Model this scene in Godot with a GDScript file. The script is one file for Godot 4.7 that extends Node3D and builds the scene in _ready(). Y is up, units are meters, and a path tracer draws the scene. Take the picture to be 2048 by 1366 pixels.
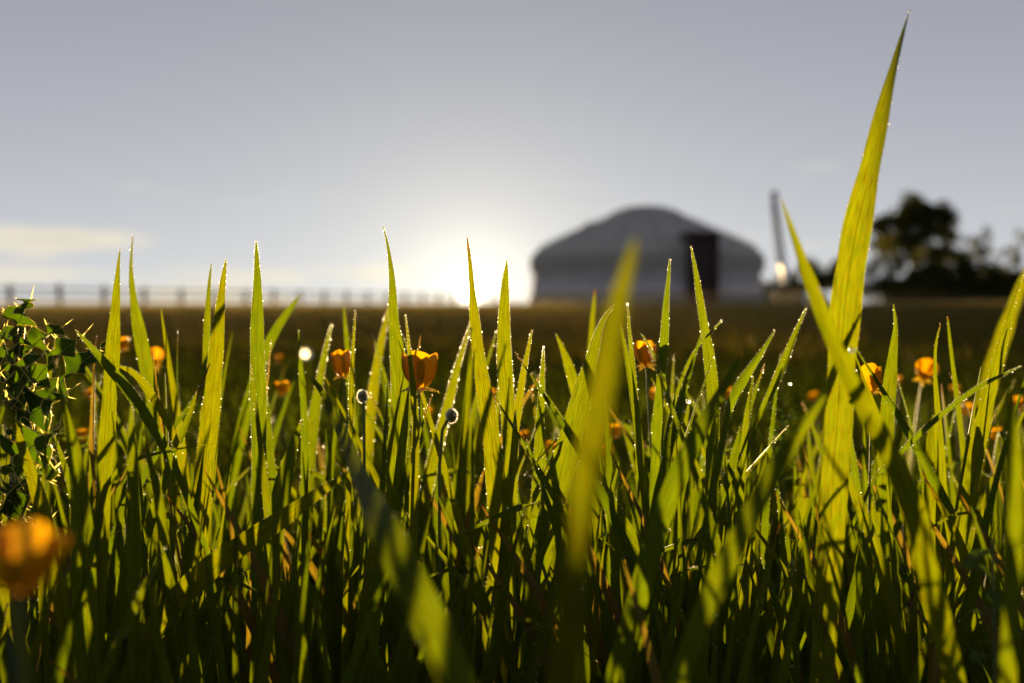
extends Node3D

# ---------------------------------------------------------------- camera numbers
const FOCAL := 1991.0          # focal length in pixels of a 2048 pixel wide picture
const EYE := 0.24              # lens height above the near turf, metres
const PITCH := -2.243          # degrees, looking slightly down
const FOCUS := 0.45
const EXPOSURE := 6.6

var rng := RandomNumberGenerator.new()
var noise := FastNoiseLite.new()
var names := {}
var cam_basis := Basis()
var mats := {}

# ---------------------------------------------------------------- helpers
func numbered(called: String) -> String:
	var n: int = names.get(called, 0)
	names[called] = n + 1
	return called if n == 0 else "%s_%03d" % [called, n]

func P(x: float, y: float, d: float) -> Vector3:
	return Vector3(0, EYE, 0) + cam_basis * Vector3((x - 1024.0) / FOCAL * d, -(y - 683.0) / FOCAL * d, -d)

func H(x: float, z: float) -> float:
	var d := sqrt(x * x + z * z)
	var rise := smoothstep(3.0, 20.0, d) * (1.0 - smoothstep(22.0, 29.0, d))
	var h := rise * (0.13 + 0.004 * clampf(x, -14.0, 6.0))
	h += smoothstep(2.0, 6.0, d) * (noise.get_noise_2d(x * 0.6, z * 0.6) * 0.035 + noise.get_noise_2d(x * 0.12, z * 0.12) * 0.05)
	if d > 105.0:
		h -= pow((d - 105.0) / 100.0, 1.4) * 5.0
	return h

func tag(o: Node3D, label: String, category: String, group := "") -> Node3D:
	o.set_meta("label", label)
	o.set_meta("category", category)
	if group != "":
		o.set_meta("group", group)
	return o

func top(called: String, at: Vector3, label: String, category: String, group := "") -> Node3D:
	var o := Node3D.new()
	o.name = numbered(called)
	add_child(o, true)
	o.position = at
	return tag(o, label, category, group)

func part(called: String, m: Mesh, mat: Material, parent: Node3D, kind := "") -> MeshInstance3D:
	var o := MeshInstance3D.new()
	o.name = called
	o.mesh = m
	o.material_override = null
	for i in m.get_surface_count():
		o.set_surface_override_material(i, mat)
	o.cast_shadow = GeometryInstance3D.SHADOW_CASTING_SETTING_ON
	parent.add_child(o, true)
	if kind != "":
		o.set_meta("kind", kind)
	return o

class Soup:
	var v := PackedVector3Array()
	var n := PackedVector3Array()
	var uv := PackedVector2Array()
	var c := PackedColorArray()
	var ix := PackedInt32Array()

	func grid(p: Array, uvs: Array, cols: Array) -> void:
		# p: rows of equally many points; normals smoothed over the grid
		var rows := p.size()
		var w: int = p[0].size()
		var at := v.size()
		var nn: Array[Vector3] = []
		nn.resize(rows * w)
		nn.fill(Vector3.ZERO)
		var flat: Array[Vector3] = []
		for r in rows:
			for k in w:
				flat.append(p[r][k])
		for r in rows - 1:
			for k in w - 1:
				var a := r * w + k
				var b := a + 1
				var d := a + w
				var e := d + 1
				for t in [[a, b, d], [b, e, d]]:
					var f: Vector3 = (flat[t[2]] - flat[t[0]]).cross(flat[t[1]] - flat[t[0]])
					for q in 3:
						nn[t[q]] += f
						ix.append(at + t[q])
		for r in rows:
			for k in w:
				var i := r * w + k
				v.append(flat[i])
				n.append(nn[i].normalized() if nn[i].length_squared() > 0.0 else Vector3.UP)
				uv.append(uvs[r][k] if uvs.size() else Vector2(float(k) / (w - 1), float(r) / (rows - 1)))
				c.append(cols[r] if cols.size() == rows else (cols[0] if cols.size() else Color.WHITE))

	func tube(line: Array, radii: Array, sides := 6, col := Color.WHITE) -> void:
		var g := []
		var last := Vector3.RIGHT
		for i in line.size():
			var t: Vector3 = (line[mini(i + 1, line.size() - 1)] - line[maxi(i - 1, 0)]).normalized()
			var a := last - t * last.dot(t)
			if a.length() < 0.01:
				a = t.cross(Vector3.FORWARD)
			a = a.normalized()
			last = a
			var b := t.cross(a)
			var row := []
			for k in sides + 1:
				var q := TAU * k / sides
				row.append(line[i] + (a * cos(q) + b * sin(q)) * radii[i])
			g.append(row)
		grid(g, [], [col])

	func bead(at: Vector3, r: float, col := Color.WHITE) -> void:
		var base := v.size()
		var dirs := [Vector3.UP, Vector3.RIGHT, Vector3.BACK, Vector3.LEFT, Vector3.FORWARD, Vector3.DOWN]
		for d in dirs:
			v.append(at + d * r)
			n.append(d)
			uv.append(Vector2.ZERO)
			c.append(col)
		for k in 4:
			var a := 1 + k
			var b := 1 + (k + 1) % 4
			ix.append_array(PackedInt32Array([base, base + a, base + b, base + 5, base + b, base + a]))

	func spike(at: Vector3, dir: Vector3, long: float, r: float, col := Color.WHITE) -> void:
		# a hair or spine: two crossed slivers tapering to a point
		var a := dir.cross(Vector3(0.12, 0.08, 1.0)).normalized()
		for side in [a, dir.cross(a).normalized()]:
			var base := v.size()
			var nn: Vector3 = side.cross(dir).normalized()
			for q in [at - side * r, at + side * r, at + dir * long]:
				v.append(q)
				n.append(nn)
				uv.append(Vector2.ZERO)
				c.append(col)
			ix.append_array(PackedInt32Array([base, base + 2, base + 1]))

	func quad(p0: Vector3, p1: Vector3, p2: Vector3, p3: Vector3, col := Color.WHITE) -> void:
		var base := v.size()
		var f := (p2 - p0).cross(p1 - p0).normalized()
		for p in [p0, p1, p2, p3]:
			v.append(p)
			n.append(f)
			uv.append(Vector2.ZERO)
			c.append(col)
		ix.append_array(PackedInt32Array([base, base + 1, base + 2, base, base + 2, base + 3]))

	func box(mid: Vector3, size: Vector3, turn := Basis()) -> void:
		var h := size / 2.0
		for ax in 3:
			for s in [-1.0, 1.0]:
				var nrm := Vector3.ZERO
				nrm[ax] = s
				var a := Vector3.ZERO
				a[(ax + 1) % 3] = 1.0
				var b := nrm.cross(a)
				var q := []
				for o in [[-1, -1], [-1, 1], [1, 1], [1, -1]]:
					var e: Vector3 = nrm + a * o[0] + b * o[1]
					q.append(mid + turn * (e * h))
				quad(q[0], q[1], q[2], q[3])

	func done() -> ArrayMesh:
		var arr := []
		arr.resize(Mesh.ARRAY_MAX)
		arr[Mesh.ARRAY_VERTEX] = v
		arr[Mesh.ARRAY_NORMAL] = n
		arr[Mesh.ARRAY_TEX_UV] = uv
		arr[Mesh.ARRAY_COLOR] = c
		arr[Mesh.ARRAY_INDEX] = ix
		var m := ArrayMesh.new()
		m.add_surface_from_arrays(Mesh.PRIMITIVE_TRIANGLES, arr)
		return m

func curve_at(p: Array, t: float) -> Vector3:
	# Catmull-Rom through p, t in 0..1
	var k := t * (p.size() - 1)
	var i := mini(int(k), p.size() - 2)
	var f := k - i
	var a: Vector3 = p[maxi(i - 1, 0)]
	var b: Vector3 = p[i]
	var c: Vector3 = p[i + 1]
	var d: Vector3 = p[mini(i + 2, p.size() - 1)]
	return b.cubic_interpolate(c, a, d, f)

func value_at(p: Array, t: float) -> float:
	var k := t * (p.size() - 1)
	var i := mini(int(k), p.size() - 2)
	return lerpf(p[i], p[i + 1], smoothstep(0.0, 1.0, k - i) * 0.35 + (k - i) * 0.65)

# ---------------------------------------------------------------- materials
func make_materials() -> void:
	# lengthwise veins of a grass leaf: colour and relief
	var w := 128
	var h := 256
	var im := Image.create(w, h, false, Image.FORMAT_RGBA8)
	var hm := Image.create(w, h, false, Image.FORMAT_RGBA8)
	var strength := []
	for k in 24:
		strength.append(rng.randf_range(0.35, 1.0))
	for x in w:
		var u := float(x) / w
		var vein := u * 21.0
		var s: float = strength[int(vein)]
		var line := pow(0.5 + 0.5 * cos(TAU * (vein - floorf(vein))), 5.0) * s
		var mid := exp(-pow((u - 0.5) / 0.018, 2.0))
		for y in h:
			var m := noise.get_noise_2d(x * 0.9, y * 2.2) * 0.10 + noise.get_noise_2d(x * 7.0, y * 0.8) * 0.12 + noise.get_noise_2d(x * 30.0, y * 14.0 + 900.0) * 0.06
			var val := clampf(0.90 - line * 0.34 - mid * 0.25 + m * 1.2, 0.25, 1.0)
			var yel := clampf(noise.get_noise_2d(x * 1.3 + 300.0, y * 3.0) * 0.12, -0.08, 0.1)
			im.set_pixel(x, y, Color(clampf(val + yel, 0, 1), val, clampf(val - yel, 0, 1)))
			var hh := clampf(0.5 - line * 0.3 + mid * 0.4 + m * 0.4, 0, 1)
			hm.set_pixel(x, y, Color(hh, hh, hh))
	# small brown blemishes
	for k in 34:
		var bx := rng.randi_range(4, w - 5)
		var by := rng.randi_range(4, h - 5)
		var rx := rng.randf_range(0.8, 2.4)
		var ry := rng.randf_range(1.0, 4.0)
		for x in range(-4, 5):
			for y in range(-4, 5):
				var q := pow(x / rx, 2.0) + pow(y / ry, 2.0) + rng.randf_range(-0.2, 0.2)
				if q < 1.0:
					var c0 := im.get_pixel(bx + x, by + y)
					im.set_pixel(bx + x, by + y, c0.lerp(Color(0.55, 0.32, 0.25), 0.75))
	var veins := ImageTexture.create_from_image(im)
	var relief := ImageTexture.create_from_image(hm)

	var g := StandardMaterial3D.new()
	g.resource_name = "grass_leaf"
	g.vertex_color_use_as_albedo = true
	g.albedo_texture = veins
	g.roughness = 0.55
	g.metallic_specular = 0.2
	g.heightmap_enabled = true
	g.heightmap_texture = relief
	g.heightmap_scale = 0.012
	g.backlight_enabled = true
	g.backlight = Color(1.0, 0.98, 0.42)
	mats.grass = g

	var t := StandardMaterial3D.new()
	t.resource_name = "turf_leaf"
	t.vertex_color_use_as_albedo = true
	t.roughness = 0.65
	t.metallic_specular = 0.12
	t.backlight_enabled = true
	t.backlight = Color(0.9, 0.88, 0.4)
	mats.turf = t

	var d := StandardMaterial3D.new()
	d.resource_name = "fine_dew"
	d.albedo_color = Color(0.9, 0.88, 0.82)
	d.roughness = 0.3
	d.backlight_enabled = true
	d.backlight = Color(1, 1, 1)
	mats.dew = d

	var wd := StandardMaterial3D.new()
	wd.resource_name = "water_drop"
	wd.albedo_color = Color(1, 1, 1, 0.02)
	wd.transparency = BaseMaterial3D.TRANSPARENCY_ALPHA
	wd.refraction_enabled = true
	wd.refraction_scale = 0.033
	wd.roughness = 0.3
	mats.drop = wd

	var pt := StandardMaterial3D.new()
	pt.resource_name = "buttercup_petal"
	pt.vertex_color_use_as_albedo = true
	pt.roughness = 0.35
	pt.backlight_enabled = true
	pt.backlight = Color(1.0, 0.9, 0.3)
	mats.petal = pt

	var st := StandardMaterial3D.new()
	st.resource_name = "green_stem"
	st.vertex_color_use_as_albedo = true
	st.roughness = 0.6
	st.backlight_enabled = true
	st.backlight = Color(0.5, 0.5, 0.25)
	mats.stem = st

	var th := StandardMaterial3D.new()
	th.resource_name = "thistle_leaf"
	th.vertex_color_use_as_albedo = true
	th.roughness = 0.5
	th.metallic_specular = 0.12
	th.backlight_enabled = true
	th.backlight = Color(0.9, 1.0, 0.25)
	mats.thistle = th

	var sp := StandardMaterial3D.new()
	sp.resource_name = "pale_spine"
	sp.albedo_color = Color(0.66, 0.62, 0.40)
	sp.roughness = 0.4
	sp.backlight_enabled = true
	sp.backlight = Color(1.0, 0.95, 0.55)
	mats.spine = sp

	mats.ground = plain("meadow_soil", Color(0.055, 0.05, 0.022), 0.95)
	var gn := NoiseTexture2D.new()
	gn.width = 512
	gn.height = 512
	gn.seamless = true
	var fn := FastNoiseLite.new()
	fn.seed = 5
	fn.frequency = 0.02
	fn.fractal_octaves = 5
	gn.noise = fn
	var gr := Gradient.new()
	gr.set_color(0, Color(0.05, 0.055, 0.02).linear_to_srgb())
	gr.set_color(1, Color(0.075, 0.055, 0.025).linear_to_srgb())
	gn.color_ramp = gr
	mats.ground.albedo_color = Color.WHITE
	mats.ground.albedo_texture = gn
	mats.ground.uv1_triplanar = true
	mats.ground.uv1_world_triplanar = true
	mats.ground.uv1_scale = Vector3(0.35, 0.35, 0.35)

	mats.wood = plain("weathered_wood", Color(0.075, 0.058, 0.045), 0.9)
	mats.dark_wood = plain("dark_stained_wood", Color(0.055, 0.028, 0.022), 0.7)
	mats.bark = plain("bark", Color(0.09, 0.07, 0.05), 0.9)
	mats.iron = plain("dark_steel", Color(0.04, 0.033, 0.035), 0.8)
	var ss := plain("polished_steel", Color(0.70, 0.70, 0.71), 0.16)
	ss.metallic = 1.0
	mats.steel = ss
	mats.canvas_wall = canvas("wall_canvas", Color(0.64, 0.61, 0.61))
	mats.canvas_roof = canvas("roof_canvas", Color(0.48, 0.47, 0.39))
	mats.canvas_band = canvas("band_canvas", Color(0.43, 0.41, 0.35))
	mats.canvas_skirt = canvas("skirt_canvas", Color(0.12, 0.20, 0.19))
	mats.rope = plain("rope", Color(0.35, 0.32, 0.27), 0.9)

	var lf := StandardMaterial3D.new()
	lf.resource_name = "tree_leaf"
	lf.vertex_color_use_as_albedo = true
	lf.roughness = 0.7
	lf.metallic_specular = 0.1
	lf.backlight_enabled = true
	lf.backlight = Color(0.6, 0.58, 0.2)
	mats.leaf = lf

func plain(called: String, linear: Color, rough: float) -> StandardMaterial3D:
	var m := StandardMaterial3D.new()
	m.resource_name = called
	m.albedo_color = linear.linear_to_srgb()
	m.roughness = rough
	return m

func canvas(called: String, linear: Color) -> StandardMaterial3D:
	var m := plain(called, Color.WHITE, 0.85)
	var nt := NoiseTexture2D.new()
	nt.width = 256
	nt.height = 256
	nt.seamless = true
	var fn := FastNoiseLite.new()
	fn.seed = hash(called) % 1000
	fn.frequency = 0.015
	fn.fractal_octaves = 5
	nt.noise = fn
	var gr := Gradient.new()
	gr.set_color(0, Color(linear.r * 0.85, linear.g * 0.85, linear.b * 0.85).linear_to_srgb())
	gr.set_color(1, Color(linear.r * 1.12, linear.g * 1.12, linear.b * 1.1).linear_to_srgb())
	nt.color_ramp = gr
	m.albedo_texture = nt
	m.uv1_triplanar = true
	m.uv1_scale = Vector3(0.4, 0.4, 0.4)
	return m

# ---------------------------------------------------------------- sky
func make_sky(sun_dir: Vector3) -> Sky:
	var w := 1536
	var h := 768
	var im := Image.create(w, h, false, Image.FORMAT_RGBF)
	im.fill(Color(0.05, 0.05, 0.045))
	var cn := FastNoiseLite.new()
	cn.seed = 21
	cn.frequency = 0.11
	cn.fractal_octaves = 5
	var sun_az := atan2(sun_dir.x, -sun_dir.z)
	var sun_el := asin(sun_dir.y)
	for y in h / 2:
		var el := PI / 2.0 - PI * (y + 0.5) / h
		var deg := rad_to_deg(el)
		var fall := exp(-deg / 17.0)
		var low := exp(-deg / 3.0)
		var base := Vector3(0.150, 0.154, 0.232) + Vector3(0.50, 0.53, 0.495) * fall + Vector3(0.06, 0.04, 0.0) * low
		for x in w:
			var az := wrapf(TAU * (x + 0.5) / w, -PI, PI)
			var cg := sin(el) * sin(sun_el) + cos(el) * cos(sun_el) * cos(az - sun_az)
			var gam := rad_to_deg(acos(clampf(cg, -1.0, 1.0)))
			var c := base * (0.84 + 0.16 * cg)
			if deg < 9.0:
				var a := rad_to_deg(az)
				var q := cn.get_noise_2d(a * 0.55, deg * 4.2)
				var band := (1.0 - smoothstep(0.8, 3.0, deg)) * 0.24 - 0.12
				# one longer streak a few degrees up
				var streak := exp(-pow((a + 25.5) / 5.2, 2.0) - pow((deg - 3.35 - 0.02 * (a + 25.0)) / 0.8, 2.0)) * 1.0
				var far := exp(-pow((a + 20.0) / 13.0, 2.0)) * 0.42 * (1.0 - smoothstep(0.8, 2.4, deg))
				var cover := smoothstep(0.28, 0.72, q * 0.9 + band + streak + far + 0.02)
				var tint := Vector3(0.86, 0.78, 0.62) * (1.0 - 0.18 * smoothstep(0.1, 0.6, cn.get_noise_2d(a * 0.9 + 70.0, deg * 7.0)))
				c = c.lerp(tint, cover * 0.8)
			if gam < 60.0:
				c += Vector3(0.27, 0.235, 0.15) * exp(-gam / 10.0)
				c += Vector3(0.8, 0.68, 0.42) * exp(-gam / 2.6)
				c += Vector3(26.0, 23.0, 17.0) * exp(-pow(gam / 0.5, 2.0))
			c /= EXPOSURE
			im.set_pixel(x, y, Color(c.x, c.y, c.z))
	var pm := PanoramaSkyMaterial.new()
	pm.panorama = ImageTexture.create_from_image(im)
	var s := Sky.new()
	s.sky_material = pm
	return s

# ---------------------------------------------------------------- grass
const GREENS := [Color(0.135, 0.18, 0.008), Color(0.16, 0.195, 0.007), Color(0.11, 0.165, 0.010), Color(0.18, 0.203, 0.007), Color(0.13, 0.178, 0.010)]

func ribbon(line: Array, widths: Array, side: Vector3, twist: Vector2, fold0: Vector2, col: Color, tip: float, rows := 26, across := 5) -> Dictionary:
	# line from tip to base; returns the mesh and points along both edges
	var s := Soup.new()
	var g := []
	var uvs := []
	var cols := []
	var left := []
	var right := []
	var face := []
	var ph := rng.randf() * TAU
	var v0 := rng.randf()
	var length := 0.0
	var before: Vector3 = line[0]
	for r in rows:
		var t := pow(float(r) / (rows - 1), 1.25)
		var p := curve_at(line, t)
		length += before.distance_to(p)
		before = p
		var tan_ := (curve_at(line, minf(t + 0.02, 1.0)) - curve_at(line, maxf(t - 0.02, 0.0))).normalized()
		var a := (side - tan_ * side.dot(tan_)).normalized()
		a = a.rotated(tan_, lerpf(twist.x, twist.y, smoothstep(0.0, 0.55, t)))
		var b := tan_.cross(a).normalized()
		var fold := lerpf(fold0.x, fold0.y, smoothstep(0.0, 0.45, t))
		var w := value_at(widths, t) * 0.5 / maxf(cos(fold), 0.5)
		var row := []
		var ur := []
		for k in across:
			var u := -1.0 + 2.0 * k / (across - 1)
			var wob := 1.0 + 0.05 * sin(length * 170.0 + ph) * absf(u)
			var q := p + a * (u * w * wob * cos(fold)) + b * (absf(u) * w * sin(fold) + 0.05 * w * sin(length * 60.0 + ph + u * 2.0))
			row.append(q)
			ur.append(Vector2(0.5 + 0.5 * u, v0 + length * 3.0))
		left.append(row[0])
		right.append(row[across - 1])
		face.append([row[1], row[across - 2], b])
		g.append(row)
		uvs.append(ur)
		var dry := 1.0 - smoothstep(0.0, maxf(tip, 0.001), t)
		cols.append(col.lerp(Color(0.17, 0.07, 0.015), dry if tip > 0.0 else 0.0))
	s.grid(g, uvs, cols)
	return {"mesh": s.done(), "left": left, "right": right, "face": face}

func dew_on(made: Dictionary, n: int, size: float, o: Node3D, until := 0.8) -> void:
	# fine water beads caught on the toothed edges, a few on the face, and the short edge hairs themselves
	var s := Soup.new()
	var hairs := Soup.new()
	var rows: int = made.left.size()
	for i in n * 2:
		var t := (0.015 + (until - 0.015) * (float(i / 2) + rng.randf_range(-0.4, 0.4)) / n) * (rows - 1)
		t = maxf(t, 0.0)
		var k := int(t)
		var side: Array = made.left if i % 2 == 0 else made.right
		var p: Vector3 = side[k].lerp(side[mini(k + 1, rows - 1)], t - k)
		var out: Vector3 = (made.left[k] - made.right[k]).normalized() * (1.0 if i % 2 == 0 else -1.0)
		if rng.randf() < 0.7:
			hairs.spike(p - out * size * 0.3, (out + Vector3(0, rng.randf_range(0.5, 1.6), rng.randf_range(-0.4, 0.4))).normalized(), size * rng.randf_range(1.2, 3.0), size * 0.22)
		var wet := noise.get_noise_2d(t * 55.0 + (700.0 if i % 2 == 0 else 0.0), made.left[0].x * 9000.0) + 0.08
		if rng.randf() < clampf(0.20 + wet * 1.5, 0.02, 0.7):
			var r := size * (0.26 + 1.6 * pow(rng.randf(), 5.0))
			s.bead(p + out * r * 0.6, r)
		if rng.randf() < 0.12:
			var q: Array = made.face[k]
			s.bead(q[0].lerp(q[1], rng.randf()) + Vector3(0, 0, 0.0001), size * rng.randf_range(0.4, 0.8))
	part("dew", s.done(), mats.drop, o, "stuff")
	part("edge_hairs", hairs.done(), mats.dew, o, "stuff")

func grass_blade(label: String, d: float, pts: Array, opt := {}) -> MeshInstance3D:
	# pts: [x, y, width (, depth)] in photograph pixels at depth d, from the tip down; the leaf goes on to the ground
	var line := []
	var widths := []
	for q in pts:
		var dd: float = q[3] if q.size() > 3 else d
		line.append(P(q[0], q[1], dd))
		widths.append(maxf(q[2] * (0.84 if dd > 0.35 else 0.7), 1.0) * dd / FOCAL)
	var last: Vector3 = line[-1]
	var prev: Vector3 = line[-2]
	var go := (last - prev) / maxf(prev.y - last.y, 0.01)
	go.x = clampf(go.x, -0.5, 0.5)
	go.z = clampf(go.z, -0.3, 0.3)
	var foot := Vector3(last.x + go.x * last.y * 0.6, -0.005, last.z + go.z * last.y * 0.6)
	var mid := last.lerp(foot, 0.5) + Vector3(go.x * last.y * 0.12, 0, 0)
	line.append(mid)
	line.append(foot)
	widths.append(widths[-1] * 0.92)
	widths.append(widths[-1] * 0.6)
	for i in line.size():
		line[i] -= foot
	var col: Color = opt.get("col", GREENS[rng.randi() % GREENS.size()])
	var tw: float = opt.get("twist", rng.randf_range(-0.45, 0.45))
	var made := ribbon(line, widths, Vector3.RIGHT, Vector2(tw, opt.get("twist_base", tw * 0.3 + rng.randf_range(-0.25, 0.25))), fold_of(opt), col, opt.get("tip", 0.0), 34)
	var o := part("grass_blade", made.mesh, mats.grass, self)
	o.name = numbered("grass_blade")
	o.position = foot
	tag(o, label, "grass blade")
	var n: int = opt.get("dew", 70)
	if n > 0:
		dew_on(made, n, opt.get("dew_size", 0.00024), o)
	return o

func fold_of(opt: Dictionary) -> Vector2:
	# the leaf closes along its midrib toward the tip
	var way := 1.0 if rng.randf() < 0.6 else -1.0
	var f: float = opt.get("fold", rng.randf_range(0.15, 0.6)) * way
	return Vector2(opt.get("tip_fold", rng.randf_range(0.3, 1.0)) * way, f)

func free_blade(x: float, z: float, tall: float, wide: float, lean: Vector2, rows := 20) -> Dictionary:
	var line := []
	var n := 6
	var kink := rng.randf() < 0.13
	var over := Vector3(rng.randf_range(-1, 1), rng.randf_range(-0.5, 0.25), rng.randf_range(-0.4, 0.4)).normalized()
	var bow := rng.randfn(0.0, 0.06)
	for i in n:
		var t := 1.0 - float(i) / (n - 1)
		var p := Vector3((lean.x * pow(t, 1.8) + bow * sin(PI * t)) * tall, tall * (t - 0.12 * lean.length() * t * t), lean.y * pow(t, 1.8) * tall)
		if kink and i == 0:
			p = Vector3((lean.x * 0.66) * tall, tall * 0.8, lean.y * 0.66 * tall) + over * tall * 0.22
		line.append(p)
	var widths := [wide * 0.06, wide * 0.55, wide * 0.9, wide, wide * 0.9, wide * 0.6]
	var tw := rng.randf_range(-0.9, 0.9)
	var col: Color = GREENS[rng.randi() % GREENS.size()].lerp(Color(0.06, 0.105, 0.012), rng.randf() * 0.5)
	if rng.randf() < 0.05:
		col = Color(0.22, 0.16, 0.06)
	var made := ribbon(line, widths, Vector3.RIGHT, Vector2(tw + rng.randf_range(-0.4, 0.4), tw), fold_of({}), col, rng.randf_range(0.03, 0.14) if rng.randf() < 0.4 else 0.0, rows)
	made.at = Vector3(x, -0.004, z)
	return made

func tuft_mesh(n: int, spread: float, lo: float, hi: float, wide: float, dry: float) -> ArrayMesh:
	var s := Soup.new()
	for i in n:
		var a := rng.randf() * TAU
		var r := spread * sqrt(rng.randf())
		var foot := Vector3(cos(a) * r, -0.01, sin(a) * r)
		var tall := rng.randf_range(lo, hi)
		var dir := Vector3(cos(a + rng.randf_range(-1, 1)), 0, sin(a + rng.randf_range(-1, 1))) * rng.randf_range(0.1, 0.75) * tall
		var turn := rng.randf() * PI
		var side := Vector3(cos(turn), 0, sin(turn)) * wide * rng.randf_range(0.6, 1.2)
		var col: Color = GREENS[rng.randi() % GREENS.size()].lerp(Color(0.05, 0.065, 0.012), rng.randf() * 0.8)
		if rng.randf() < dry:
			col = Color(0.15, 0.105, 0.035)
		var g := []
		for k in 4:
			var t := k / 3.0
			var m := foot + Vector3(0, tall * (t - 0.15 * t * t), 0) + dir * t * t
			var w: float = [0.7, 1.0, 0.7, 0.06][k]
			g.append([m - side * w * 0.5, m + side * w * 0.5])
		s.grid(g, [], [col])
	return s.done()

func scatter(called: String, label: String, m: Mesh, mat: Material, xf: Array) -> MultiMeshInstance3D:
	var mm := MultiMesh.new()
	mm.transform_format = MultiMesh.TRANSFORM_3D
	mm.mesh = m
	mm.instance_count = xf.size()
	for i in xf.size():
		mm.set_instance_transform(i, xf[i])
	var o := MultiMeshInstance3D.new()
	o.name = numbered(called)
	o.multimesh = mm
	o.material_override = mat
	add_child(o, true)
	o.set_meta("kind", "stuff")
	o.set_meta("label", label)
	o.set_meta("category", "grass")
	return o

func wedge_spots(n: int, d0: float, d1: float, half: float, power := 1.0) -> Array:
	var out := []
	for i in n:
		var d := lerpf(d0, d1, pow(rng.randf(), power))
		var x := rng.randf_range(-half, half) * d + rng.randf_range(-0.1, 0.1)
		out.append(Vector2(x, -d))
	return out

# ---------------------------------------------------------------- flowers
func petal_shape(R: float, Hh: float, ang: float, open: float, wob: float, col: Color, half := 0.86) -> ArrayMesh:
	var s := Soup.new()
	var g := []
	for i in 11:
		var t := i / 10.0
		var row := []
		for k in 9:
			var u := -1.0 + k / 4.0
			var wide := half * (0.35 + 0.65 * smoothstep(0.0, 0.45, t))
			var a := ang + u * wide
			var r := R * (0.12 + 0.88 * pow(sin(minf(t * 1.85, 1.72)), 0.7)) * (1.0 + open * t * t) * (1.0 + 0.025 * sin(u * 4.0 + wob) * t)
			var hh := Hh * (pow(t, 1.12) * (1.0 - 0.22 * pow(absf(u), 2.2)) + 0.02 * sin(u * 5.0 + wob) * t * t) * (1.0 - 0.35 * open * t)
			r *= 1.0 + 0.05 * sin(wob * 3.0)
			row.append(Vector3(cos(a) * r, hh, sin(a) * r))
		g.append(row)
	s.grid(g, [], [col])
	return s.done()

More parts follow.
